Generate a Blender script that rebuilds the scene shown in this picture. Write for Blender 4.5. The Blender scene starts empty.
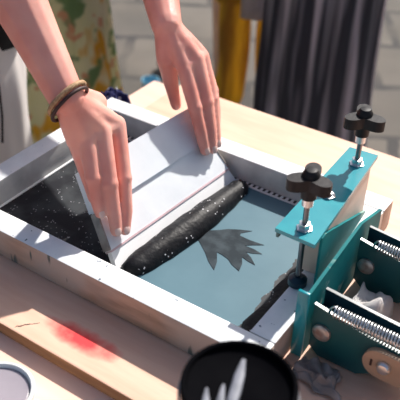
import bpy, bmesh, math, random
import numpy as np
from mathutils import Vector, Matrix, noise
from math import radians as R, pi, sin, cos
random.seed(4)
SC = bpy.context.scene
COL = SC.collection
ZO = 0.8185            # the frame's top face stands this high above the ground; everything is laid out from that face
G = -ZO                # ground
L, W, BW, MZ, FH = 0.4206, 0.288, 0.032, -0.0385, 0.0435   # frame: inner length, inner width, bar width, mesh level, bar height
BT, TT = -0.0435, -0.0615                                   # board top, table top

# ------------------------------------------------------------------ materials
def mat(name, base, rough=0.6, metal=0.0, spec=0.5, c2=None, scale=20, amount=0.5, detail=4, stretch=(1, 1, 1), bump=0.0, bscale=None, coat=0.0, sub=0.0, lo=0.35, hi=0.65):
    m = bpy.data.materials.new(name); m.use_nodes = True
    nt = m.node_tree; b = nt.nodes['Principled BSDF']
    b.inputs['Roughness'].default_value = rough; b.inputs['Metallic'].default_value = metal
    b.inputs['Specular IOR Level'].default_value = spec; b.inputs['Coat Weight'].default_value = coat
    if sub:
        b.inputs['Subsurface Weight'].default_value = sub; b.inputs['Subsurface Radius'].default_value = (1, .35, .2); b.inputs['Subsurface Scale'].default_value = .006
    tc = nt.nodes.new('ShaderNodeTexCoord'); mp = nt.nodes.new('ShaderNodeMapping'); mp.inputs['Scale'].default_value = stretch
    nt.links.new(tc.outputs['Object'], mp.inputs['Vector'])
    n = nt.nodes.new('ShaderNodeTexNoise'); n.inputs['Scale'].default_value = scale; n.inputs['Detail'].default_value = detail
    nt.links.new(mp.outputs[0], n.inputs['Vector'])
    r = nt.nodes.new('ShaderNodeValToRGB'); r.color_ramp.elements[0].position = lo; r.color_ramp.elements[1].position = hi
    r.color_ramp.elements[0].color = (*base, 1)
    c2 = c2 or tuple(x * 0.8 for x in base); r.color_ramp.elements[1].color = (*c2, 1)
    nt.links.new(n.outputs['Fac'], r.inputs['Fac']); nt.links.new(r.outputs['Color'], b.inputs['Base Color'])
    if bump:
        n2 = nt.nodes.new('ShaderNodeTexNoise'); n2.inputs['Scale'].default_value = bscale or scale * 3; n2.inputs['Detail'].default_value = 3
        nt.links.new(mp.outputs[0], n2.inputs['Vector'])
        bp = nt.nodes.new('ShaderNodeBump'); bp.inputs['Strength'].default_value = bump; bp.inputs['Distance'].default_value = .002
        nt.links.new(n2.outputs['Fac'], bp.inputs['Height']); nt.links.new(bp.outputs[0], b.inputs['Normal'])
    m['col'] = r.name; m['map'] = mp.name; m['tc'] = tc.name
    return m
def N(m, t): return m.node_tree.nodes.new(t)
def K(m, a, b): m.node_tree.links.new(a, b)
def col_out(m): return m.node_tree.nodes[m['col']].outputs['Color']
def obj_co(m): return m.node_tree.nodes[m['tc']].outputs['Object']
def mixcol(m, fac, c1, c2):
    x = N(m, 'ShaderNodeMix'); x.data_type = 'RGBA'
    K(m, fac, x.inputs[0])
    if isinstance(c1, tuple): x.inputs[6].default_value = (*c1, 1)
    else: K(m, c1, x.inputs[6])
    if isinstance(c2, tuple): x.inputs[7].default_value = (*c2, 1)
    else: K(m, c2, x.inputs[7])
    return x.outputs[2]
def mth(m, op, a, b=None, c=None):
    x = N(m, 'ShaderNodeMath'); x.operation = op
    for i, v in enumerate((a, b, c)):
        if v is None: continue
        if isinstance(v, (int, float)): x.inputs[i].default_value = v
        else: K(m, v, x.inputs[i])
    return x.outputs[0]
def ramp(m, f, p0, p1):
    x = N(m, 'ShaderNodeMapRange'); x.inputs[1].default_value = p0; x.inputs[2].default_value = p1; K(m, f, x.inputs[0]); return x.outputs[0]
def base_in(m): return m.node_tree.nodes['Principled BSDF'].inputs['Base Color']
def nz(m, scale, detail=3, vec=None, stretch=None):
    n = N(m, 'ShaderNodeTexNoise'); n.inputs['Scale'].default_value = scale; n.inputs['Detail'].default_value = detail
    v = vec or obj_co(m)
    if stretch:
        mp = N(m, 'ShaderNodeMapping'); mp.inputs['Scale'].default_value = stretch; K(m, v, mp.inputs[0]); v = mp.outputs[0]
    K(m, v, n.inputs['Vector']); return n.outputs['Fac']

M = {}
M['white'] = mat('white_paint', (.87, .89, .91), .5, c2=(.78, .81, .84), scale=35, stretch=(1, 1, 1), bump=.15)
m = M['white']; sp = ramp(m, nz(m, 95, 2), .69, .72)
K(m, mixcol(m, sp, col_out(m), (.10, .14, .18)), base_in(m))
M['inner'] = mat('frame_inner_shaded', (.62, .62, .61), .5, c2=(.42, .42, .42), scale=22, bump=.15)  # shade put into the colour: greyer than the white top faces
M['bare'] = mat('bare_frame_wood', (.55, .36, .26), .7, c2=(.36, .24, .17), scale=14, stretch=(1, 5, 6), bump=.3)
m = M['bare']; sp = ramp(m, nz(m, 30, 2, stretch=(2.2, 1, .5)), .66, .70)
K(m, mixcol(m, sp, mixcol(m, ramp(m, nz(m, 8, 3), .45, .62), col_out(m), (.46, .38, .33)), (.10, .12, .11)), base_in(m))
M['ply'] = mat('pale_plywood', (.93, .63, .52), .6, c2=(.90, .58, .46), scale=9, stretch=(1, 7, 1), bump=.1)
M['board'] = mat('printing_board_wood', (.84, .54, .40), .6, c2=(.78, .46, .33), scale=9, stretch=(1, 7, 1), bump=.12)
m = M['board']                                            # red paint stain and a fine crack on the front of the board
sx = N(m, 'ShaderNodeSeparateXYZ'); K(m, obj_co(m), sx.inputs[0]); X_, Y_, Z_ = sx.outputs
def blob(m, x0, y0, rx, ry):
    a = mth(m, 'DIVIDE', mth(m, 'SUBTRACT', X_, x0), rx); b = mth(m, 'DIVIDE', mth(m, 'SUBTRACT', Y_, y0), ry)
    return mth(m, 'ADD', mth(m, 'MULTIPLY', a, a), mth(m, 'MULTIPLY', b, b))
rd = mth(m, 'ADD', blob(m, .255, -.082, .058, .017), mth(m, 'MULTIPLY', mth(m, 'SUBTRACT', nz(m, 60, 3), .5), 1.2))
rf = mth(m, 'MULTIPLY', ramp(m, rd, 1.1, .0), .95)
cc = mixcol(m, rf, col_out(m), (.88, .015, .03))
ck = mth(m, 'MULTIPLY', mth(m, 'LESS_THAN', mth(m, 'ABSOLUTE', mth(m, 'SUBTRACT', Y_, mth(m, 'ADD', mth(m, 'MULTIPLY', X_, 1.0), mth(m, 'MULTIPLY', nz(m, 120, 2), .012)))), 0.0), 1.0)
lin = mth(m, 'ABSOLUTE', mth(m, 'SUBTRACT', Y_, mth(m, 'ADD', mth(m, 'MULTIPLY', mth(m, 'SUBTRACT', X_, .185), 1.1), mth(m, 'ADD', -.110, mth(m, 'MULTIPLY', nz(m, 90, 2), .012)))))
ck = mth(m, 'MULTIPLY', mth(m, 'LESS_THAN', lin, .0012), mth(m, 'LESS_THAN', mth(m, 'ABSOLUTE', mth(m, 'SUBTRACT', X_, .188)), .009))
K(m, mixcol(m, ck, cc, (.12, .07, .05)), base_in(m))
M['edge'] = mat('board_edge_wood', (.36, .19, .085), .7, c2=(.25, .13, .06), scale=12, stretch=(1, 4, 8), bump=.3)
# screen mesh: blue coated fabric, inked black where the squeegee has passed
M['mesh'] = mat('screen_fabric', (.070, .150, .195), .5, spec=.28, c2=(.105, .20, .245), scale=10, lo=.3, hi=.7)
m = M['mesh']; sx = N(m, 'ShaderNodeSeparateXYZ'); K(m, obj_co(m), sx.inputs[0]); X_, Y_, Z_ = sx.outputs
wob = mth(m, 'MULTIPLY', mth(m, 'SUBTRACT', nz(m, 40, 4), .5), .02)
left = mth(m, 'LESS_THAN', mth(m, 'ADD', X_, wob), .215)
xr = mth(m, 'SUBTRACT', mth(m, 'ADD', X_, mth(m, 'MULTIPLY', wob, 1.3)), mth(m, 'MULTIPLY', Y_, .0))
right = mth(m, 'GREATER_THAN', xr, .388)
ink = mth(m, 'MAXIMUM', left, right)
vo = N(m, 'ShaderNodeTexVoronoi'); vo.inputs['Scale'].default_value = 230; K(m, obj_co(m), vo.inputs['Vector'])
spk = mth(m, 'MULTIPLY', mth(m, 'LESS_THAN', vo.outputs['Distance'], .22), mth(m, 'GREATER_THAN', nz(m, 55, 3), .52))
inkc = mixcol(m, spk, mixcol(m, ramp(m, nz(m, 25, 4), .4, .65), (.012, .013, .018), (.045, .05, .055)), (.33, .33, .35))
K(m, mixcol(m, ink, col_out(m), inkc), base_in(m))
M['leaf'] = mat('open_leaf_stencil', (.030, .040, .048), .8, spec=.12, c2=(.06, .078, .09), scale=60, stretch=(1, 1, 1), lo=.4, hi=.7)
M['tape'] = mat('seam_tape', (.75, .77, .78), .6)
m = M['tape']; wv = N(m, 'ShaderNodeTexWave'); wv.inputs['Scale'].default_value = 38; wv.inputs['Distortion'].default_value = 0; K(m, obj_co(m), wv.inputs[0])
sx = N(m, 'ShaderNodeSeparateXYZ'); K(m, obj_co(m), sx.inputs[0])
K(m, mixcol(m, mth(m, 'MULTIPLY', mth(m, 'GREATER_THAN', wv.outputs['Fac'], .55), mth(m, 'GREATER_THAN', sx.outputs[1], W - .0075)), col_out(m), (.02, .02, .02)), base_in(m))
M['ink'] = mat('black_ink', (.008, .008, .010), .5, c2=(.012, .013, .016), scale=40, bump=.5, bscale=160, spec=.18)
m = M['ink']; vo = N(m, 'ShaderNodeTexVoronoi'); vo.inputs['Scale'].default_value = 170; K(m, obj_co(m), vo.inputs['Vector'])
spk = mth(m, 'MULTIPLY', mth(m, 'LESS_THAN', vo.outputs['Distance'], .20), mth(m, 'GREATER_THAN', nz(m, 30, 3), .58))
K(m, mixcol(m, spk, col_out(m), (.55, .55, .58)), base_in(m))
M['tubink'] = mat('tub_black_plastic', (.002, .002, .003), .85, c2=(.004, .004, .005), scale=20, bump=.05, spec=.02)
M['squeegee'] = mat('squeegee_pale_grey', (.78, .83, .87), .45, c2=(.72, .77, .81), scale=25, bump=.1)
M['holder'] = mat('squeegee_holder', (.83, .87, .90), .42, c2=(.76, .80, .84), scale=25, bump=.1)
M['sqend'] = mat('squeegee_end', (.40, .36, .32), .5, c2=(.2, .18, .17), scale=60)
M['blade'] = mat('white_rubber', (.88, .89, .90), .5, c2=(.82, .84, .85), scale=20)
M['pink'] = mat('pink_stained_seam', (.72, .52, .55), .5)
M['teal'] = mat('teal_enamel', (.0, .25, .31), .3, c2=(.01, .31, .36), scale=18, coat=.2, bump=.05)
M['tealreflect'] = mat('teal_enamel_reflections', (.003, .12, .135), .6, c2=(.006, .18, .19), scale=14, spec=.12, bump=.1)
m = M['tealreflect']; K(m, mixcol(m, ramp(m, nz(m, 24, 3), .62, .67), col_out(m), (.26, .40, .35)), base_in(m))  # pale green patches are reflections painted into the enamel colour
M['tealdark'] = mat('dark_teal_enamel', (.008, .085, .092), .32, c2=(.02, .12, .12), scale=14, bump=.05, coat=.15)
M['navy'] = mat('navy_enamel', (.003, .03, .055), .35)
M['knob'] = mat('black_knob_plastic', (.010, .010, .012), .45, spec=.25, c2=(.018, .016, .018), scale=60, bump=.15)
M['steel'] = mat('bright_steel', (.78, .79, .80), .32, metal=1, c2=(.65, .66, .68), scale=60)
M['darksteel'] = mat('dark_steel', (.20, .21, .23), .3, metal=1)
M['bolt'] = mat('worn_bolt_head', (.62, .58, .54), .4, metal=.6, c2=(.45, .30, .25), scale=120)
M['tan'] = mat('tan_wooden_arm', (.56, .36, .24), .5, c2=(.46, .30, .20), scale=14, stretch=(1, 3, 4), bump=.1)
M['block'] = mat('pale_wood_block', (.80, .62, .50), .6, c2=(.70, .56, .47), scale=10, stretch=(1, 1, 4))
M['skin'] = mat('skin', (.87, .44, .36), .42, c2=(.70, .23, .18), scale=14, detail=3, bump=.12, bscale=160, sub=.25, lo=.35, hi=.75)
M['skin2'] = mat('skin_tanned', (.60, .38, .28), .5, c2=(.5, .3, .22), scale=10)
M['nail'] = mat('fingernail', (.78, .50, .44), .3, c2=(.80, .58, .52), scale=60)
M['cord'] = mat('tan_cord', (.55, .36, .20), .7, c2=(.35, .2, .1), scale=300, bump=.5)
M['cordark'] = mat('dark_cord', (.05, .02, .018), .6)
M['shirt'] = mat('black_cotton', (.012, .012, .014), .9, bump=.3)
M['trouser'] = mat('grey_beige_cotton', (.80, .75, .72), .9, c2=(.62, .57, .55), scale=6, stretch=(1, 1, .4), bump=.4, bscale=18)
M['shoe'] = mat('dark_shoe', (.03, .025, .02), .5)
M['hair'] = mat('brown_hair', (.06, .03, .015), .5, c2=(.03, .015, .01), scale=40, stretch=(4, 4, .5), bump=.4)
M['eye'] = mat('eye_white', (.8, .8, .8), .2)
M['lip'] = mat('lip', (.55, .2, .18), .4)
M['floral'] = mat('floral_cotton', (.95, .91, .76), .9, c2=(.85, .85, .62), scale=6)
m = M['floral']
f1 = ramp(m, nz(m, 11, 2, stretch=(1, 1, .6)), .54, .60); v2 = N(m, 'ShaderNodeVectorMath'); v2.inputs[1].default_value = (5, 3, 7); K(m, obj_co(m), v2.inputs[0])
f2 = ramp(m, nz(m, 13, 2, vec=v2.outputs[0]), .55, .60)
v3 = N(m, 'ShaderNodeVectorMath'); v3.inputs[1].default_value = (-9, 2, 1); K(m, obj_co(m), v3.inputs[0])
f3 = ramp(m, nz(m, 16, 2, vec=v3.outputs[0]), .62, .66)
K(m, mixcol(m, f3, mixcol(m, f2, mixcol(m, f1, col_out(m), (.88, .58, .10)), (.33, .48, .26)), (.82, .52, .36)), base_in(m))
M['pleat'] = mat('dark_grey_pleated_cloth', (.15, .145, .17), .85, c2=(.88, .82, .86), scale=26, detail=2, stretch=(1, 1, .035), lo=.44, hi=.60)  # pale stripes are highlights on the pleats, put into the cloth colour
M['mustard'] = mat('mustard_cloth', (.95, .68, .08), .9, c2=(.45, .26, .05), scale=22, stretch=(1, 1, .12), lo=.4, hi=.6)
M['blouse'] = mat('white_cotton_top', (.7, .7, .68), .9)
M['lav'] = mat('pale_lavender_canvas', (.55, .53, .60), .9)
M['paper'] = mat('white_tissue', (.88, .88, .87), .8, c2=(.82, .78, .77), scale=30)
M['rag'] = mat('stained_grey_rag', (.70, .62, .60), .9, c2=(.40, .34, .32), scale=25)
M['navycloth'] = mat('navy_printed_cloth', (.015, .02, .12), .8)
m = M['navycloth']; vo = N(m, 'ShaderNodeTexVoronoi'); vo.inputs['Scale'].default_value = 90; K(m, obj_co(m), vo.inputs['Vector'])
K(m, mixcol(m, mth(m, 'LESS_THAN', vo.outputs['Distance'], .28), (.015, .02, .13), (.65, .68, .75)), base_in(m))
M['cupwhite'] = mat('white_plastic', (.84, .86, .86), .35)
M['mauve'] = mat('mauve_grey_ink', (.33, .29, .33), .35, c2=(.38, .34, .38), scale=20, bump=.1)
M['gleam'] = mat('painted_ink_gleam', (.13, .14, .17), .6, c2=(.20, .21, .25), scale=90)  # pale colour of the reflections painted on the tub ink
M['rimgrey'] = mat('clear_grey_plastic', (.16, .16, .18), .2)
M['cyan'] = mat('light_blue_plastic', (.20, .48, .66), .4)
M['rust'] = mat('orange_clay', (.50, .22, .12), .8, c2=(.4, .2, .12), scale=8)
def backlit(m, w_):      # thin cloth lets some of the sun through
    nt = m.node_tree; b = nt.nodes['Principled BSDF']; tr = nt.nodes.new('ShaderNodeBsdfTranslucent'); mx = nt.nodes.new('ShaderNodeMixShader'); mx.inputs[0].default_value = w_
    nt.links.new(base_in(m).links[0].from_socket, tr.inputs[0]); nt.links.new(b.outputs[0], mx.inputs[1]); nt.links.new(tr.outputs[0], mx.inputs[2]); nt.links.new(mx.outputs[0], nt.nodes['Material Output'].inputs[0])
for k_, w_ in (('floral', .6), ('pleat', .5), ('mustard', .6), ('blouse', .3)): backlit(M[k_], w_)
# ground: worn stone slabs
M['ground'] = mat('stone_paving', (.17, .145, .12), .9, c2=(.07, .065, .055), scale=3.2, detail=5, bump=.3, bscale=20, lo=.3, hi=.7)
m = M['ground']; br = N(m, 'ShaderNodeTexBrick'); mp = N(m, 'ShaderNodeMapping'); mp.inputs['Rotation'].default_value = (0, 0, R(-32)); mp.inputs['Scale'].default_value = (1, 1, 1)
wv = N(m, 'ShaderNodeVectorMath'); nn = N(m, 'ShaderNodeTexNoise'); nn.inputs['Scale'].default_value = 3; K(m, obj_co(m), nn.inputs[0])
sc_ = N(m, 'ShaderNodeVectorMath'); sc_.operation = 'SCALE'; sc_.inputs[3].default_value = .12; K(m, nn.outputs['Color'], sc_.inputs[0])
K(m, obj_co(m), wv.inputs[0]); K(m, sc_.outputs[0], wv.inputs[1]); K(m, wv.outputs[0], mp.inputs[0]); K(m, mp.outputs[0], br.inputs[0])
br.inputs['Scale'].default_value = 1; br.inputs['Mortar Size'].default_value = .022; br.inputs['Brick Width'].default_value = .34; br.inputs['Row Height'].default_value = .40; br.inputs['Mortar Smooth'].default_value = .2
br.inputs['Color1'].default_value = (.19, .17, .145, 1); br.inputs['Color2'].default_value = (.08, .072, .066, 1); br.inputs['Mortar'].default_value = (.02, .022, .028, 1); br.inputs['Bias'].default_value = -.1
K(m, mixcol(m, ramp(m, nz(m, 4, 4), .3, .8), br.outputs['Color'], col_out(m)), base_in(m))

# ------------------------------------------------------------------ mesh helpers
def link(name, bm, mats, parent=None, smooth=False):
    me = bpy.data.meshes.new(name); bmesh.ops.recalc_face_normals(bm, faces=bm.faces); bm.to_mesh(me); bm.free()
    for x in (mats if isinstance(mats, (list, tuple)) else [mats]): me.materials.append(x)
    if smooth:
        me.polygons.foreach_set('use_smooth', [True] * len(me.polygons))
        if smooth != 'all': me.set_sharp_from_angle(angle=R(40))
    o = bpy.data.objects.new(name, me); COL.objects.link(o)
    if parent: o.parent = parent
    return o
def info(o, label, cat, group=None):
    o['label'] = label; o['category'] = cat
    if group: o['group'] = group
    return o
def thing(name, label, cat, loc=(0, 0, 0), group=None):
    o = bpy.data.objects.new(name, None); o.empty_display_size = .05; COL.objects.link(o); o.location = loc
    return info(o, label, cat, group)
def child(o, t):   # geometry is written in place coordinates; move under its thing
    o.parent = t; o.matrix_parent_inverse = Matrix.Translation(-Vector(t.location)) if t.type == 'EMPTY' and not t.parent else Matrix()
    return o
def box(bm, a, b, bev=0.0, mtx=None):
    r = bmesh.ops.create_cube(bm, size=1.0); vs = r['verts']
    a, b = Vector(a), Vector(b); c = (a + b) / 2; s = b - a
    for v in vs: v.co = Vector((v.co.x * s.x, v.co.y * s.y, v.co.z * s.z)) + c
    if bev:
        es = list({e for v in vs for e in v.link_edges}); r = bmesh.ops.bevel(bm, geom=es, offset=bev, segments=2, affect='EDGES', profile=.5)
        vs = list({v for f in r['faces'] for v in f.verts} | {v for v in vs if v.is_valid})
    if mtx: bmesh.ops.transform(bm, matrix=mtx, verts=vs)
    return vs
def frame_to(p, d, up=None):
    d = Vector(d).normalized(); q = d.to_track_quat('Z', 'Y'); return Matrix.Translation(Vector(p)) @ q.to_matrix().to_4x4()
def lathe(bm, prof, mtx=Matrix(), seg=32, close=True):
    rings = []
    for r, z in prof:
        if r < 1e-6: rings.append([bm.verts.new(mtx @ Vector((0, 0, z)))])
        else: rings.append([bm.verts.new(mtx @ Vector((r * cos(2 * pi * k / seg), r * sin(2 * pi * k / seg), z))) for k in range(seg)])
    for A, B in zip(rings, rings[1:]):
        for k in range(seg):
            k2 = (k + 1) % seg
            if len(A) == 1 and len(B) > 1: bm.faces.new((A[0], B[k2], B[k]))
            elif len(B) == 1 and len(A) > 1: bm.faces.new((A[k], A[k2], B[0]))
            elif len(A) > 1: bm.faces.new((A[k], A[k2], B[k2], B[k]))
def tube(bm, pts, r, seg=8, closed=False):
    pts = [Vector(p) for p in pts]; n = len(pts); rings = []; up = None
    for i, p in enumerate(pts):
        a = pts[(i - 1) % n] if (i or closed) else p; b = pts[(i + 1) % n] if (i < n - 1 or closed) else p
        t = (b - a).normalized()
        if up is None: up = t.orthogonal().normalized()
        up = (up - t * up.dot(t)).normalized(); w = t.cross(up); rr = r[i] if isinstance(r, (list, tuple)) else r
        rings.append([bm.verts.new(p + (up * cos(2 * pi * k / seg) + w * sin(2 * pi * k / seg)) * rr) for k in range(seg)])
    rng = range(n if closed else n - 1)
    for i in rng:
        A, B = rings[i], rings[(i + 1) % n]
        for k in range(seg): bm.faces.new((A[k], A[(k + 1) % seg], B[(k + 1) % seg], B[k]))
    if not closed: bm.faces.new(rings[0][::-1]); bm.faces.new(rings[-1])
def prism(bm, poly, z0, z1, mtx=Matrix()):
    lo = [bm.verts.new(mtx @ Vector((x, y, z0))) for x, y in poly]; hi = [bm.verts.new(mtx @ Vector((x, y, z1))) for x, y in poly]
    bm.faces.new(lo[::-1]); bm.faces.new(hi); n = len(poly)
    for k in range(n): bm.faces.new((lo[k], lo[(k + 1) % n], hi[(k + 1) % n], hi[k]))
def bev_all(bm, w, seg=2):
    es = [e for e in bm.edges if len(e.link_faces) == 2 and e.calc_face_angle(0) > R(35)]
    bmesh.ops.bevel(bm, geom=es, offset=w, segments=seg, affect='EDGES', profile=.5)
def capsule(bm, a, b, ra, rb, seg=14):
    a, b = Vector(a), Vector(b); d = b - a; ln = max(d.length, 1e-6); mtx = frame_to(a, d) if ln > 1e-5 else Matrix.Translation(a)
    prof = [(0, -ra)] + [(ra * cos(t), ra * sin(t)) for t in (R(-60), R(-30), 0)] + [(rb * cos(t), ln + rb * sin(t)) for t in (0, R(30), R(60))] + [(0, ln + rb)]
    lathe(bm, prof, mtx, seg)
def ellipsoid(bm, c, r, rot=None):
    q = bmesh.ops.create_icosphere(bm, subdivisions=3, radius=1)['verts']
    mt = Matrix.Translation(Vector(c)) @ (rot.to_4x4() if rot else Matrix()) @ Matrix.Diagonal((*r, 1)); bmesh.ops.transform(bm, matrix=mt, verts=q)
def fuse(name, bm, voxel, material, smooth=4, disp=0.0, dscale=20):
    """union of overlapping closed shapes as ONE continuous surface"""
    me = bpy.data.meshes.new(name + '_raw'); bmesh.ops.recalc_face_normals(bm, faces=bm.faces); bm.to_mesh(me); bm.free()
    o = bpy.data.objects.new(name, me); COL.objects.link(o)
    r = o.modifiers.new('r', 'REMESH'); r.mode = 'VOXEL'; r.voxel_size = voxel; r.adaptivity = 0
    if smooth: s = o.modifiers.new('s', 'SMOOTH'); s.iterations = smooth; s.factor = .5
    dg = bpy.context.evaluated_depsgraph_get(); new = bpy.data.meshes.new_from_object(o.evaluated_get(dg))
    o.modifiers.clear(); o.data = new; new.name = name; new.materials.clear(); new.materials.append(material)
    n = len(new.polygons); new.polygons.foreach_set('use_smooth', [True] * n)
    if disp:
        nv = len(new.vertices); co_ = np.empty(nv * 3, 'f'); no_ = np.empty(nv * 3, 'f'); new.vertices.foreach_get('co', co_); new.vertices.foreach_get('normal', no_)
        co_ = co_.reshape(-1, 3); no_ = no_.reshape(-1, 3)
        d_ = np.array([noise.noise((x * dscale, y * dscale, z * dscale * .45)) for x, y, z in co_.tolist()], 'f')
        co_ += no_ * d_[:, None] * disp; new.vertices.foreach_set('co', co_.ravel()); new.update()
    return o
def crumple(name, c, sx, sy, h, material, seed, n=26, parent=None, scale=1.0, flat=False):
    bm = bmesh.new(); g = {}
    for i in range(n):
        for j in range(n):
            u, v = i / (n - 1) - .5, j / (n - 1) - .5
            a = noise.noise(Vector((u * 3.5 * scale + seed, v * 3.5 * scale, seed))); b_ = noise.noise(Vector((u * 7 * scale, v * 7 * scale + seed, 3)))
            fall = max(0, 1 - (2 * max(abs(u), abs(v))) ** 3)
            zz = h * (.15 + abs(a) * 1.3 + abs(b_) * .5) * (.25 + .75 * fall)
            if flat: zz = h * max(.02, (.85 + .45 * (a - .2) + .3 * b_)) * min(1, fall * 1.6)
            ex = noise.noise(Vector((u * 3, v * 3, seed + 9))) * .22; ey = noise.noise(Vector((u * 3, v * 3, seed + 19))) * .22
            g[i, j] = bm.verts.new((c[0] + (u + ex) * sx, c[1] + (v + ey) * sy, c[2] + zz))
    for i in range(n - 1):
        for j in range(n - 1): bm.faces.new((g[i, j], g[i + 1, j], g[i + 1, j + 1], g[i, j + 1]))
    fs = list(bm.faces); r = bmesh.ops.solidify(bm, geom=fs, thickness=.0012)
    return link(name, bm, material, parent, smooth='all')

# ------------------------------------------------------------------ the setting
bm = bmesh.new(); bmesh.ops.create_grid(bm, x_segments=2, y_segments=2, size=9)
for v in bm.verts: v.co.z = G
o = link('floor', bm, M['ground']); o['kind'] = 'structure'

# table: ply top on trestles
t = thing('work_table', 'pale plywood table carrying the printing board and the whole press', 'table', (.4, .1, G))
bm = bmesh.new(); box(bm, (-.086, -.62, TT - .024), (1.35, .505, TT), .002); child(link('table_top', bm, M['ply']), t)
for x in (.0, 1.28):
    for y in (-.55, .44):
        bm = bmesh.new(); box(bm, (x - .022, y - .022, G), (x + .022, y + .022, TT - .0245), .003); child(link('leg', bm, M['tan']), t)
# board
t = thing('printing_board', 'thick light wood baseboard under the screen frame with a red paint stain', 'board', (.5, .18, TT))
bm = bmesh.new(); box(bm, (-.016, -.117, TT + .0003), (1.10, .492, BT), .0015)
for f in bm.faces:
    if f.normal.length == 0: f.normal_update()
bm.normal_update()
for f in bm.faces: f.material_index = 1 if abs(f.normal.z) < .5 else 0
child(link('panel', bm, [M['board'], M['edge']]), t)

# ------------------------------------------------------------------ screen frame
fr = thing('screen_frame', 'white painted silkscreen frame stretched with blue mesh, lying on the light wood board', 'screen frame', (L / 2, W / 2, BT))
E_ = BT + .0006
def bar(a, b):
    bm = bmesh.new(); box(bm, a, b, .0022); bm.normal_update()
    for f in bm.faces:
        c = f.calc_center_median(); nn = f.normal
        if nn.z > .5: f.material_index = 0
        elif 0 < c.x < L and 0 <= c.y <= W or (abs(c.x) < .001 or abs(c.x - L) < .001 or abs(c.y) < .001 or abs(c.y - W) < .001): f.material_index = 1
        else: f.material_index = 2
    child(link('frame_bar', bm, [M['white'], M['inner'], M['bare']], smooth=True), fr)
bar((-BW, -BW, E_), (L + BW, 0, 0)); bar((-BW, W, E_), (L + BW, W + BW, 0))
bar((-BW, .0003, E_), (0, W - .0003, 0)); bar((L, .0003, E_), (L + BW, W - .0003, 0))
bm = bmesh.new(); box(bm, (.0003, .0003, MZ - .001), (L - .0003, W - .0003, MZ)); child(link('mesh_fabric', bm, M['mesh']), fr)
LEAF = [(.2539, .1423), (.2592, .158), (.2740, .170), (.2823, .1787), (.2960, .187), (.3106, .1938), (.3010, .181), (.3027, .1762), (.318, .1755), (.3386, .1775), (.327, .169), (.319, .1622), (.333, .1625), (.3457, .1602), (.335, .154), (.3269, .1516), (.338, .146), (.3495, .1363), (.338, .1375), (.328, .1401), (.335, .129), (.3391, .1148), (.325, .120), (.3156, .1263), (.305, .129), (.2966, .1298), (.307, .114), (.3128, .0982), (.298, .108), (.2841, .1208), (.268, .133)]
bm = bmesh.new(); prism(bm, LEAF, MZ + .0001, MZ + .0006); o = child(link('leaf_stencil', bm, M['leaf']), fr); o['label'] = 'dark leaf shaped opening in the blue mesh'
bm = bmesh.new(); box(bm, (.0005, W - .010, MZ + .0001), (L - .0005, W - .0006, MZ + .0022), .0006); child(link('seam_tape', bm, M['tape']), fr)
bm = bmesh.new(); box(bm, (.0006, .012, MZ + .0001), (.004, W - .011, MZ + .0022), .0006); o = child(link('seam_tape', bm, M['blade']), fr)
# leftover ink ridge by the clamp
bm = bmesh.new(); random.seed(9)
pts = [(.404 + .004 * sin(k * 1.7), .010 + k * .0165, MZ + .001) for k in range(15)]
tube(bm, pts, [.006 + .009 * abs(noise.noise(Vector((k * .8, 0, 0)))) + .003 for k in range(15)], 12)
for v in bm.verts:
    v.co.z = MZ + max(.0007, (v.co.z - MZ) * .55 + .003 * noise.noise(v.co * 90)); v.co.x = min(v.co.x, L - .001)
o = link('ink_residue', bm, M['ink'], smooth='all'); info(o, 'ragged black strip of leftover ink on the mesh beside the teal clamp', 'ink')

# ------------------------------------------------------------------ squeegee
B1 = Vector((.2163, .0281, MZ + .0012)); bb = Vector((.07433776, .99723312, 0)); vv = Vector((-.64100909, .04778339, .76604444)); nn_ = Vector((.76392489, -.05694603, .64278761))
SM = Matrix((( bb.x, vv.x, nn_.x, B1.x), (bb.y, vv.y, nn_.y, B1.y), (bb.z, vv.z, nn_.z, B1.z), (0, 0, 0, 1)))
sq = thing('squeegee', 'wide pale grey squeegee with a white rubber blade, held by two hands on the mesh', 'squeegee', (.2257, .154, MZ))
def sqpart(name, poly, n0, n1, m_, bev=.001):
    bm = bmesh.new(); prism(bm, poly, n0, n1, SM); bev_all(bm, bev); return child(link(name, bm, m_, smooth=True), sq)
lx = lambda v: .0 + v * .23; rx = lambda v: .2525 - v * .145
sqpart('handle_board', [(lx(.075), .075), (rx(.075), .075), (rx(.128), .128), (lx(.128), .128)], -.020, .0045, M['squeegee'], .002)
sqpart('blade_holder', [(lx(.024), .024), (rx(.024), .024), (rx(.0755), .0755), (lx(.0755), .0755)], -.014, .0, M['holder'], .0008)
sqpart('seam_line', [(lx(.0225), .0225), (rx(.0225), .0225), (rx(.025), .025), (lx(.025), .025)], -.013, .0006, M['pink'], .0002)
sqpart('rubber_blade', [(0, .0005), (.2525, .0005), (rx(.023), .023), (lx(.023), .023)], -.010, -.001, M['blade'], .0008)
for s in (0, 1):
    f = (lambda v: lx(v) - .0022) if s == 0 else (lambda v: rx(v) + .0002)
    o = sqpart('end_cap', [(f(.026), .026), (f(.026) + .002, .026), (f(.074) + .002, .074), (f(.074), .074)], -.0145, .0012, M['sqend'], .0005)
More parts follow.
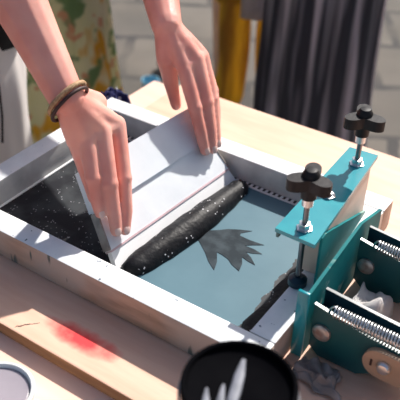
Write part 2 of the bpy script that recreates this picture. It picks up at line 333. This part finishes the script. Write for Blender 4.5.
# wave of ink pushed in front of the blade
bm = bmesh.new(); NP = 34; pts = []; rad = []
for k in range(NP):
    s = k / (NP - 1); c = B1 + bb * (.002 + s * .249) ; w_ = (.0150 + .0068 * sin(pi * min(1, s * 1.1)) ** .8) * min(1, .62 + (s / .04) * .38) * (1 if s < .93 else max(.25, math.sqrt(max(0, 1 - ((s - .93) / .07) ** 2))))
    pts.append(Vector((c.x + w_ * .74 + .001, c.y, MZ))); rad.append(w_)
tube(bm, pts, rad, 20)
for v in bm.verts:
    v.co.z = MZ + .0004 + max(0, (v.co.z - MZ)) * 1.02 + .0016 * noise.noise(v.co * 70) * (1 if v.co.z > MZ else 0); v.co.x += .002 * noise.noise(v.co * 45)
    d = (v.co - B1); 
    lim = (v.co.z - B1.z) / vv.z * vv.x + B1.x + (v.co.y - B1.y) * bb.x / bb.y + .0004
    v.co.x = max(v.co.x, lim)
o = link('ink_wave', bm, M['ink'], smooth='all'); info(o, 'thick glossy roll of black ink pushed along in front of the squeegee blade', 'ink')

# ------------------------------------------------------------------ clamp
cl = thing('hinge_clamp', 'teal metal hinge clamp with two black knobs gripping the right end of the frame', 'clamp', (.48, .15, BT))
PZ = .080
bm = bmesh.new(); prism(bm, [(.400, .079), (.449, .078), (.4315, .285), (.394, .282)], PZ - .005, PZ); bev_all(bm, .0012); child(link('top_plate', bm, M['teal'], smooth=True), cl)
bm = bmesh.new(); prism(bm, [(.4015, .080), (.4045, .080), (.3985, .281), (.3955, .281)], PZ - .012, PZ - .0052); child(link('plate_lip', bm, M['tealdark']), cl)
def line_m(p, q):      # (a along the line, b up, c outwards to +x)
    d = (Vector((q[0], q[1], 0)) - Vector((p[0], p[1], 0))).normalized(); nrm = Vector((d.y, -d.x, 0))
    return Matrix(((d.x, 0, nrm.x, p[0]), (d.y, 0, nrm.y, p[1]), (0, 1, 0, 0), (0, 0, 0, 1)))
WM = line_m((.447, .079), (.4295, .284))
bm = bmesh.new(); prism(bm, [(.020, .0748), (.030, .0748), (.190, .004), (.190, .0008), (.020, .0008)], 0, .003, WM); bev_all(bm, .0005); child(link('gusset_web', bm, M['tealreflect']), cl)
bm = bmesh.new(); prism(bm, [(.045, .0008), (.190, .0008), (.190, .0745), (.045, .0745)], -.024, -.0003, WM); bev_all(bm, .0008); o = link('packing_block', bm, M['block'], smooth=True); info(o, 'pale wooden packing block wedged under the teal clamp plate', 'block')
BM = line_m((.4635, .040), (.4530, .262))
bm = bmesh.new(); prism(bm, [(0, BT + .0008), (0, .047), (.145, .047), (.222, .020), (.222, BT + .0008)], .0002, .004, BM); bev_all(bm, .0008); child(link('base_plate', bm, M['tealreflect']), cl)
bm = bmesh.new(); box(bm, (.4545, .0355, BT + .0008), (.4680, .0398, .050), .0012); child(link('front_post', bm, M['teal'], smooth=True), cl)
def knob(cx, cy, rot):
    T = Matrix.Translation((cx, cy, 0)); z0 = .134
    bm = bmesh.new(); lathe(bm, [(0, .012), (.0032, .012), (.0032, z0 + .01), (0, z0 + .01)], T, 16)
    b_ = child(link('threaded_bolt', bm, M['darksteel'], smooth=True), cl)
    bm = bmesh.new(); lathe(bm, [(0, .0008), (.011, .0008), (.011, .008), (.006, .0125), (0, .0125)], T, 20); o = child(link('pressure_foot', bm, M['navy'], smooth=True), b_); o['label'] = 'navy pressure foot resting on the frame'
    bm = bmesh.new(); lathe(bm, [(.0034, PZ + .0003), (.0095, PZ + .0003), (.0095, PZ + .0015), (.0068, PZ + .002), (.0068, PZ + .008), (.0034, PZ + .0085), (.0034, PZ + .0003)], T, 6); child(link('hex_nut', bm, M['steel'], smooth=False), b_)
    bm = bmesh.new(); lathe(bm, [(.0034, z0 - .022), (.0062, z0 - .022), (.0066, z0 - .003), (.0034, z0 - .003), (.0034, z0 - .022)], T, 20); child(link('steel_collar', bm, M['steel'], smooth=True), b_)
    bm = bmesh.new(); poly = []
    for q in range(72):
        a = 2 * pi * q / 72; c = (0.5 + .5 * cos(3 * a)) ** 1.15
        r = .0105 + .0160 * c; poly.append((r * cos(a + rot), r * sin(a + rot)))
    prism(bm, poly, z0 + .002, z0 + .0155, T); bev_all(bm, .0022, 3)
    lathe(bm, [(0, z0 - .012), (.0085, z0 - .012), (.0095, z0 + .004), (.0095, z0 + .018), (.006, z0 + .023), (0, z0 + .024)], T, 24)
    child(link('knob', bm, M['knob'], smooth=True), cl)
knob(.4265, .0965, R(-12)); knob(.4180, .2500, R(-4))
bm = bmesh.new(); lathe(bm, [(0, 0), (.0085, 0), (.0085, .0015), (.005, .0022), (.005, .0055), (0, .0065)], Matrix.Translation((.4205, .168, PZ + .0003)), 6); child(link('plate_screw', bm, M['steel'], smooth=True), cl)
# two spring arms
def arm(y0, wd, dx=0.0):
    XZ = Matrix(((1, 0, 0, dx), (0, 0, -1, 0), (0, 1, 0, 0), (0, 0, 0, 1)))   # (a,b,c)-> x=a, z=b, y=-c
    def pl(name, poly, ya, yb, m_, bev=.0008, par=cl):
        bm = bmesh.new(); prism(bm, poly, -yb, -ya, XZ); bev_all(bm, bev); return child(link(name, bm, m_, smooth=True), par)
    a = pl('arm_plate', [(.4702, .030), (.4702, -.030), (.482, -.041), (.528, -.041), (.545, -.030), (.60, -.018), (.60, .012), (.53, .018)], y0, y0 + .004, M['tealdark'])
    pl('arm_plate', [(.4702, .032), (.4702, -.030), (.482, -.041), (.545, -.035), (.60, -.018), (.60, .022), (.53, .027)], y0 + wd, y0 + wd + .004, M['navy'])
    pl('arm_spacer', [(.4706, -.022), (.60, -.016), (.60, .008), (.4706, .012)], y0 + .0045, y0 + wd - .0005, M['navy'])
    bm = bmesh.new(); lathe(bm, [(0, 0), (.0105, 0), (.0105, .003), (.0085, .0045), (.004, .005), (0, .0044)], frame_to((.4835 + dx, y0 - .0003, -.004), (0, -1, 0)), 28); child(link('pivot_bolt', bm, M['bolt'], smooth=True), cl)
    # coil spring
    bm = bmesh.new(); pts = []; x0, x1, rr, turns = .492, .66, .0064, 50; ys = y0 + .0045
    for q in range(turns * 12 + 1):
        s = q / (turns * 12); ang = q / 12 * 2 * pi; pts.append((dx + x0 + (x1 - x0) * s, ys + rr * cos(ang), .0270 + rr * sin(ang) - .003 * s))
    tube(bm, pts, .0011, 6); cs = child(link('coil_spring', bm, M['steel'], smooth='all'), cl)
    bm = bmesh.new(); tube(bm, [(dx + x0 + .001 - .006 * sin(a_) , ys, .0270 + .0064 * cos(a_)) for a_ in [pi * k / 8 for k in range(16)]], .0014, 6); child(link('spring_hook', bm, M['steel'], smooth='all'), cs)
    # wooden lever running off to the hinge
    cy = -.006; poly = [(.5520 + .0180 * cos(a_), cy + .0180 * sin(a_)) for a_ in [pi / 2 + pi * k / 12 for k in range(13)]] + [(.74, cy - .022), (.74, cy + .014)]
    lv = pl('lever', poly, y0 - .0075, y0 - .0005, M['tan'], .0015)
    bm = bmesh.new(); lathe(bm, [(0, 0), (.0078, 0), (.0078, .002), (.006, .005), (0, .0062)], frame_to((.5580 + dx, y0 - .0078, cy + .001), (0, -1, 0)), 24); s_ = link('lever_screw', bm, M['steel'], smooth=True); child(s_, lv)
    bm = bmesh.new(); box(bm, (.5425 + dx, y0 - .0083, cy - .0045), (.5450 + dx, y0 - .0074, cy + .0045), .0003); child(link('lever_slot', bm, M['cordark']), lv)
arm(.048, .026); arm(.178, .026, -.0065)
bm = bmesh.new(); box(bm, (.70, .02, BT + .0006), (.76, .25, -.012), .003)
child(link('rear_hinge_block', bm, M['tealdark'], smooth=True), cl)

# paper and rag between the arms
o = crumple('paper_tissue', (.500, .128, BT + .001), .044, .068, .043, M['paper'], 3.1, scale=.6, flat=True); info(o, 'crumpled white paper lying on the board between the two teal arms', 'paper')
o = crumple('ink_rag', (.498, .018, BT + .001), .056, .038, .020, M['rag'], 7.7); info(o, 'grey stained rag lying under the front teal arm', 'rag')
o = crumple('printed_cloth', (-.062, .362, TT + .001), .050, .044, .050, M['navycloth'], 1.3, scale=.8, flat=True); info(o, 'navy cloth with white print bunched behind the far left corner of the frame', 'cloth')

# ------------------------------------------------------------------ tubs
jx, jy, jt = .5050, -.170, .1345
tb = thing('ink_tub', 'round black ink tub with painted grey reflections, blurred in the foreground', 'tub', (jx, jy, TT))
T = Matrix.Translation((jx, jy, 0)); r0 = .0455; z0 = TT + .0006
bm = bmesh.new(); lathe(bm, [(0, z0), (r0 * .88, z0), (r0 * .9, z0 + .003), (r0 * .97, jt - .014), (r0, jt - .012), (r0, jt - .001), (r0 - .001, jt), (r0 - .003, jt), (r0 - .004, jt - .001), (r0 * .92, jt - .009), (0, jt - .009)], T, 64); child(link('tub_body', bm, M['tubink'], smooth=True), tb)
bm = bmesh.new(); lathe(bm, [(0, jt - .0088), (r0 * .905, jt - .0088), (r0 * .91, jt - .004), (r0 * .86, jt - .006), (r0 * .5, jt - .0070), (0, jt - .0066)], T, 48); child(link('black_ink', bm, M['tubink'], smooth='all'), tb)
def gleam(pts, wid):  # grey strips modelled as reflections on the glossy black ink
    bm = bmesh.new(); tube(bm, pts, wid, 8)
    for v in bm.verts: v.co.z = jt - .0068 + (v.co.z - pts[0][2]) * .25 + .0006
    child(link('ink_gleam', bm, M['gleam'], smooth='all'), tb)
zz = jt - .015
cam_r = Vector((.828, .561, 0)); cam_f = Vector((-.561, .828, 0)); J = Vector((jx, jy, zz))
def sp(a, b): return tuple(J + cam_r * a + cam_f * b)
gleam([sp(-.012, -.036), sp(-.008, -.020), sp(-.003, -.002), sp(.001, .014), sp(.005, .030)], [.002, .0042, .0048, .0044, .0016])
gleam([sp(-.028, -.024), sp(-.026, -.014), sp(-.025, -.000)], [.002, .0034, .0010])
gleam([sp(-.019, -.030), sp(-.015, -.014), sp(-.012, .004)], [.002, .0036, .0010])
bm = bmesh.new(); lathe(bm, [(r0 + .0002, jt - .020), (r0 + .0022, jt - .020), (r0 + .0022, jt - .013), (r0 + .0002, jt - .013), (r0 + .0002, jt - .020)], T, 64); child(link('rim_band', bm, M['rimgrey'], smooth=True), tb)

cx, cy_, ct = .246, -.2008, -.020
tb = thing('ink_pot', 'white plastic pot filled with mauve grey ink at the lower left', 'pot', (cx, cy_, TT))
T = Matrix.Translation((cx, cy_, 0)); r0 = .0385; z0 = TT + .0006
bm = bmesh.new(); lathe(bm, [(0, z0), (r0 * .86, z0), (r0 * .88, z0 + .002), (r0 * .94, ct - .008), (r0, ct - .007), (r0, ct - .001), (r0 - .001, ct), (r0 - .0035, ct), (r0 - .005, ct - .003), (r0 * .85, ct - .008), (0, ct - .008)], T, 64); child(link('pot_body', bm, M['cupwhite'], smooth=True), tb)
bm = bmesh.new(); lathe(bm, [(0, ct - .0078), (r0 * .835, ct - .0078), (r0 * .845, ct - .004), (r0 * .80, ct - .0045), (0, ct - .0042)], T, 48); child(link('mauve_ink', bm, M['mauve'], smooth='all'), tb)

# ------------------------------------------------------------------ people
def build_head(bm, c, f, s=1.0):
    """c head centre, f facing direction (unit, horizontal)"""
    c = Vector(c); f = Vector(f).normalized(); side = Vector((-f.y, f.x, 0)); up = Vector((0, 0, 1))
    Rm = Matrix((( f.x, side.x, 0), (f.y, side.y, 0), (0, 0, 1)))
    ellipsoid(bm, c + up * .025 * s, (.095 * s, .077 * s, .095 * s), Rm)
    ellipsoid(bm, c + f * .02 * s - up * .035 * s, (.066 * s, .058 * s, .075 * s), Rm)
    capsule(bm, c + f * .088 * s + up * .012 * s, c + f * .105 * s - up * .02 * s, .007 * s, .011 * s)       # nose
    ellipsoid(bm, c + f * .075 * s - up * .052 * s, (.014 * s, .024 * s, .009 * s), Rm)                       # mouth
    for q in (-1, 1): ellipsoid(bm, c + side * q * .077 * s - up * .005 * s, (.018 * s, .007 * s, .03 * s), Rm)   # ears
    return Rm
def head_extras(c, f, parent, s=1.0, hair=None):
    c = Vector(c); f = Vector(f).normalized(); side = Vector((-f.y, f.x, 0)); up = Vector((0, 0, 1)); Rm = Matrix((( f.x, side.x, 0), (f.y, side.y, 0), (0, 0, 1)))
    for q in (-1, 1):
        bm = bmesh.new(); ellipsoid(bm, c + f * .080 * s + side * q * .031 * s + up * .012 * s, (.009 * s, .013 * s, .006 * s), Rm); child(link('eye', bm, M['eye'], smooth='all'), parent)
    bm = bmesh.new(); ellipsoid(bm, c + up * .04 * s - f * .018 * s, (.098 * s, .088 * s, .095 * s), Rm); ellipsoid(bm, c - f * .085 * s + up * .0 * s, (.045 * s, .05 * s, .075 * s), Rm)
    child(fuse('hair', bm, .006, hair or M['hair'], 3), parent)

def hand(bm, wr, palm_pts, fingers, thumb, rw=.024):
    """wr wrist, palm_pts four knuckle points, fingers = list of [knuckle, pip, dip, tip, r], thumb = [base, mid, tip, r]"""
    for kp in palm_pts:
        k = Vector(kp); w_ = Vector(wr)
        capsule(bm, w_.lerp(k, .12), k, .0165, .0105)
        capsule(bm, w_.lerp(k, .5), k.lerp(w_, .1), .0145, .0115)
    for a, b in zip(palm_pts, palm_pts[1:]):
        capsule(bm, a, b, .0098, .0098); capsule(bm, Vector(a).lerp(Vector(wr), .4), Vector(b).lerp(Vector(wr), .4), .0135, .0135)
    for k, p, d, t_, r in fingers:
        capsule(bm, k, p, r * 1.18, r * 1.02); ellipsoid(bm, p, (r * 1.1,) * 3); capsule(bm, p, d, r * 1.0, r * .9); capsule(bm, d, t_, r * .92, r * .74)
    b, m_, t_, r = thumb
    capsule(bm, Vector(wr).lerp(Vector(b), .3), b, r * 1.7, r * 1.45); capsule(bm, b, m_, r * 1.4, r * 1.05); capsule(bm, m_, t_, r * 1.02, r * .8)

def lerp(a, b, t): return tuple(Vector(a).lerp(Vector(b), t))
pr = thing('person', 'person in black top and grey trousers leaning over with both hands on the squeegee', 'person', (-.42, .31, G))
bm = bmesh.new()
# right hand of the person (photo left)
wR = (.1300, .0530, .1640)
fR = [
    [(.1358, .0547, .1057), (.1461, .0558, .0718), (.1559, .0533, .0500), (.1648, .0476, .0380), .0082],
    [(.1475, .0634, .1112), (.1670, .0480, .0696), (.1749, .0438, .0427), (.1790, .0431, .0253), .0094],
    [(.1532, .0847, .1142), (.1804, .0629, .0580), (.1916, .0546, .0238), (.1985, .0487, .0027), .0098],
    [(.1530, .1133, .1092), (.1820, .0879, .0538), (.1949, .0737, .0184), (.2022, .0615, -.0022), .0096]]
# left hand of the person (photo right)
wL = (.1080, .2790, .1720)
fL = [
    [(.1500, .2640, .1230), (.1760, .2520, .0780), (.1880, .2490, .0470), (.1975, .2475, .0190), .0096],
    [(.1540, .2850, .1330), (.1800, .2740, .0780), (.1920, .2670, .0450), (.2010, .2610, .0160), .0098],
    [(.1510, .3030, .1290), (.1790, .2900, .0760), (.1900, .2810, .0460), (.2000, .2740, .0190), .0093],
    [(.1410, .3180, .1220), (.1680, .3080, .0780), (.1800, .2990, .0560), (.1880, .2900, .0380), .0084]]
hand(bm, wR, [f[0] for f in fR], fR, [(.1240, .1080, .1310), (.1080, .1170, .0930), (.1150, .1150, .0620), .0105])
hand(bm, wL, [f[0] for f in fL], fL, [(.1190, .2640, .1300), (.1200, .2740, .0870), (.1270, .2760, .0560), .0100])
eR, eL = (-.030, .088, .350), (-.045, .425, .275); sR, sL = (-.235, .130, .49), (-.235, .440, .47)
for w_, e, s in ((wR, eR, sR), (wL, eL, sL)):
    wv_ = Vector(w_); ev = Vector(e)
    capsule(bm, w_, lerp(w_, e, .3), .0215, .0275); capsule(bm, lerp(w_, e, .3), lerp(w_, e, .7), .0275, .037); capsule(bm, lerp(w_, e, .7), e, .036, .037)
    capsule(bm, e, lerp(e, s, .5), .037, .042); capsule(bm, lerp(e, s, .5), s, .042, .052)
nk, hc = (-.225, .285, .53), (-.165, .285, .685)
capsule(bm, nk, hc, .052, .048); build_head(bm, hc, (1, 0, 0), .98)
hip = Vector((-.42, .335, .03))
capsule(bm, sR, sL, .058, .058); capsule(bm, (-.26, .20, .42), (-.41, .25, .08), .10, .10); capsule(bm, (-.26, .38, .42), (-.41, .40, .08), .10, .10)
legs = [((-.44, .215, .0), (-.42, .20, -.38), (-.45, .19, -.75)), ((-.44, .385, .0), (-.42, .385, -.38), (-.45, .395, -.75))]
for a, k, b in legs:
    capsule(bm, a, k, .082, .055); capsule(bm, k, b, .052, .036); capsule(bm, b, (b[0] + .11, b[1], G + .035), .034, .028)
body = child(fuse('body', bm, .0022, M['skin'], 2), pr)
# nails
def nail(f, off):
    d, t_ = Vector(f[2]), Vector(f[3]); ax = (t_ - d).normalized(); out = Vector((.72, -.25, .45)); out = (out - ax * out.dot(ax)).normalized(); sd = ax.cross(out)
    Rm = Matrix(((ax.x, sd.x, out.x), (ax.y, sd.y, out.y), (ax.z, sd.z, out.z)))
    bm = bmesh.new(); ellipsoid(bm, t_ + out * f[4] * .62 - ax * .0005, (.0062, .0045, .0016), Rm); child(link('fingernail', bm, M['nail'], smooth='all'), pr)
for f in fR[1:]: nail(f, 0)
for f in fL[:3]: nail(f, 0)
# bracelet of two cords at the photo-left wrist
ax = (Vector(eR) - Vector(wR)).normalized(); up = ax.orthogonal().normalized(); w2 = ax.cross(up)
def ring(c, r, rr, m_, name, par, wob=0, tilt=0):
    bm = bmesh.new(); pts = []
    for k in range(40):
        a = 2 * pi * k / 40; pts.append(Vector(c) + (up * cos(a) + w2 * sin(a)) * (r + wob * sin(5 * a)))
        pts[-1] += ax * (.28 * (pts[-1] - Vector(c)).dot(Vector((.828, .561, 0))) + tilt * cos(a + 1))
    tube(bm, pts, rr, 8, closed=True); o = link(name, bm, m_, smooth='all'); child(o, par); return o
cW = Vector(wR) - ax * .007
br = ring(cW + ax * .0065, .0252, .0030, M['cord'], 'bracelet', pr, .0004, tilt=.003); br['label'] = 'tan cord bracelet'
d = ring(cW - ax * .001, .0254, .0022, M['cordark'], 'dark_cord', br, .0003, tilt=.004); d['label'] = 'thin dark cord bracelet'
head_extras(hc, (1, 0, 0), pr, .98)
# black top with short sleeves
bm = bmesh.new()
capsule(bm, sR, sL, .066, .066); capsule(bm, (-.26, .20, .42), (-.40, .24, .06), .112, .112); capsule(bm, (-.26, .38, .42), (-.40, .40, .06), .112, .112)
for e, s in ((eR, sR), (eL, sL)): capsule(bm, s, lerp(s, e, .5), .066, .054)
child(fuse('black_top', bm, .006, M['shirt'], 4, .006, 14), pr)
bm = bmesh.new()
for a, k, b in legs:
    capsule(bm, a, k, .100, .080); capsule(bm, k, b, .080, .074)
capsule(bm, legs[0][0], legs[1][0], .105, .105)
child(fuse('trousers', bm, .006, M['trouser'], 4, .012, 13), pr)
for a, k, b in legs:
    bm = bmesh.new(); capsule(bm, (b[0] - .01, b[1], G + .045), (b[0] + .15, b[1], G + .036), .045, .036); ellipsoid(bm, (b[0] - .01, b[1], G + .09), (.046, .044, .06))
    child(fuse('shoe', bm, .005, M['shoe'], 2), pr)
bm = bmesh.new(); tube(bm, [(-.335, .325, .06), (-.315, .325, .0), (-.305, .325, -.07), (-.308, .325, -.13), (-.315, .322, -.19)], .0022, 6); o = child(link('apron_string', bm, M['shirt'], smooth='all'), pr); o['label'] = 'thin black hanging string'

def standing(loc, face, label, build, top_m, lower, sh=0):
    x, y = loc; f = Vector(face).normalized(); s = Vector((-f.y, f.x, 0)); t = thing('person', label, 'person', (x, y, G))
    O = Vector((x, y, G)); U = Vector((0, 0, 1)); at = lambda a, b, c: tuple(O + s * a + f * b + U * c)
    bm = bmesh.new(); hd = at(0, .02, 1.55)
    for q in (-1, 1):
        capsule(bm, at(q * .09, 0, .88), at(q * .10, .01, .47), .082, .055); capsule(bm, at(q * .10, .01, .47), at(q * .10, 0, .08), .052, .034); capsule(bm, at(q * .10, 0, .05), at(q * .11, .13, .03), .034, .026)
        sh_ = at(q * .17, 0, 1.36); el = at(q * .22, -.02, 1.10); hd_ = at(q * .20, .12, .90)
        capsule(bm, sh_, el, .045, .036); capsule(bm, el, hd_, .036, .022); capsule(bm, hd_, at(q * .19, .16, .83), .026, .018)
        for k in range(4): capsule(bm, at(q * .19 + (k - 1.5) * .016, .16, .83), at(q * .19 + (k - 1.5) * .018, .175, .765), .008, .006)
        capsule(bm, at(q * .17, .15, .85), at(q * .15, .18, .81), .010, .008)
        capsule(bm, at(q * .08, 0, .92), at(q * .08, 0, 1.30), .09, .09)
    capsule(bm, at(-.15, 0, 1.36), at(.15, 0, 1.36), .05, .05); capsule(bm, at(0, 0, 1.38), at(0, .02, 1.52), .05, .045); build_head(bm, hd, f, 1.0)
    child(fuse('body', bm, .008, M['skin2'], 2), t); head_extras(hd, f, t, 1.0)
    bm = bmesh.new()
    for q in (-1, 1):
        capsule(bm, at(q * .08, 0, .90), at(q * .08, 0, 1.30), .10, .102); capsule(bm, at(q * .165, 0, 1.36), at(q * .20, -.01, 1.20), .056, .05)
    capsule(bm, at(-.15, 0, 1.35), at(.15, 0, 1.35), .06, .06)
    child(fuse('top', bm, .008, top_m, 4), t)
    for q in (-1, 1):
        bm = bmesh.new(); capsule(bm, at(q * .10, -.01, .045), at(q * .11, .16, .036), .044, .035); child(fuse('shoe', bm, .007, M['shoe'], 2), t)
    lower(t, at); return t
def skirt(z0, z1, r0a, r0b, r1a, r1b, pleats, depth, m_, name, dx=0):
    def f(t, at):
        bm = bmesh.new(); ns, nz_ = max(96, pleats * 10), 24; rings = []
        for i in range(nz_ + 1):
            u = i / nz_; zz = z0 + (z1 - z0) * u; ra = r0a + (r1a - r0a) * u ** 1.2; rb = r0b + (r1b - r0b) * u ** 1.2; rg = []
            for k in range(ns):
                a = 2 * pi * k / ns; w_ = 1 + depth * u ** .5 * (abs((pleats * k / ns * 1.0 + .3 * noise.noise(Vector((cos(a) * 3, sin(a) * 3, u * 1.5)))) % 1 - .5) * 4 - 1) + .05 * noise.noise(Vector((cos(a) * 2, sin(a) * 2, u * 2)))
                rg.append(bm.verts.new(at(dx + ra * w_ * cos(a), rb * w_ * sin(a), zz)))
            rings.append(rg)
        for A, B in zip(rings, rings[1:]):
            for k in range(ns): bm.faces.new((A[k], A[(k + 1) % ns], B[(k + 1) % ns], B[k]))
        bmesh.ops.solidify(bm, geom=list(bm.faces), thickness=.003)
        child(link(name, bm, m_, smooth='all'), t)
    return f
standing((-.847, 1.02), (.55, -.83, 0), 'person in long pale floral skirt with yellow and green blooms standing behind the frame', None, M['blouse'], skirt(1.0, .12, .13, .11, .21, .19, 12, .05, M['floral'], 'floral_skirt'))
standing((-.182, 1.44), (.45, -.85, 0), 'person in dark grey pleated skirt standing beyond the table', None, M['blouse'], skirt(1.02, .10, .160, .13, .178, .165, 15, .075, M['pleat'], 'pleated_skirt'))
def mustard(t, at):
    for q in (-1, 1):
        bm = bmesh.new(); capsule(bm, at(q * .085, 0, .90), at(q * .075, .01, .50), .115, .085); capsule(bm, at(q * .075, .01, .50), at(q * .078, 0, .08), .068, .058)
        child(fuse('trouser_leg', bm, .008, M['mustard'], 3, .012, 11), t)
    bm = bmesh.new(); n = 12; rows = []
    for i in range(n + 1):
        rows.append([bm.verts.new(at((k / 8 - .5) * .10 * (1 + .15 * i / n) , .128 - .02 * (2 * k / 8 - 1) ** 2 + .004 * sin(k * 2.1), .95 - .53 * i / n)) for k in range(9)])
    for A, B in zip(rows, rows[1:]):
        for k in range(8): bm.faces.new((A[k], A[k + 1], B[k + 1], B[k]))
    bmesh.ops.solidify(bm, geom=list(bm.faces), thickness=.002); o = child(link('hanging_sash', bm, M['lav'], smooth='all'), t); o['label'] = 'pale lavender cloth panel'
standing((-.545, 1.69), (.55, -.83, 0), 'person in mustard yellow trousers standing behind the one in the pleated skirt', None, M['shirt'], mustard)

# small things on the ground
bm = bmesh.new(); T = Matrix.Translation((-.905, 1.56, G)); lathe(bm, [(0, .001), (.026, .001), (.034, .085), (.031, .085), (.024, .005), (0, .005)], T, 24); info(link('plastic_cup', bm, M['cyan'], smooth=True), 'small light blue cup on the paving seen between the hands', 'cup')
bm = bmesh.new(); ellipsoid(bm, (-.99, 1.80, G + .030), (.055, .045, .032)); 
for v in bm.verts: v.co += v.co.normalized() * .006 * noise.noise(v.co * 30)
info(link('clay_stone', bm, M['rust'], smooth='all'), 'orange brown clay lump on the paving behind the blue cup', 'stone')

# ------------------------------------------------------------------ light, sky, camera
sun = bpy.data.lights.new('sun', 'SUN'); sun.energy = 6.5; sun.angle = R(1.2); sun.color = (1.0, .95, .89)
so = bpy.data.objects.new('sun', sun); COL.objects.link(so); so.rotation_euler = Vector((.02, .74, .67)).to_track_quat('Z', 'Y').to_euler()
w = bpy.data.worlds.new('sky'); SC.world = w; w.use_nodes = True; nt = w.node_tree
sky = nt.nodes.new('ShaderNodeTexSky'); sky.sky_type = 'NISHITA'; sky.sun_disc = False; sky.sun_elevation = R(42); sky.sun_rotation = R(8); sky.dust_density = 2.5; sky.air_density = 1.0; sky.ozone_density = .3
nt.links.new(sky.outputs[0], nt.nodes['Background'].inputs['Color']); nt.nodes['Background'].inputs['Strength'].default_value = .11
cam = bpy.data.cameras.new('camera'); co = bpy.data.objects.new('camera', cam); COL.objects.link(co); SC.camera = co
co.location = (.69154, -.51870, .58851); co.rotation_euler = (R(54.29677), R(-1.35581), R(34.10659))
cam.sensor_width = 36; cam.sensor_fit = 'HORIZONTAL'; cam.lens = 36 * 765.158 / 400; cam.clip_start = .02
cam.dof.use_dof = True; cam.dof.focus_distance = .93; cam.dof.aperture_fstop = 7.5
SC.view_settings.view_transform = 'Standard'; SC.view_settings.look = 'None'; SC.view_settings.gamma = 1; SC.view_settings.exposure = 0; SC.view_settings.use_curve_mapping = False

# raise everything so the ground is z = 0
for o in list(SC.objects):
    if o.parent is None: o.location.z += ZO
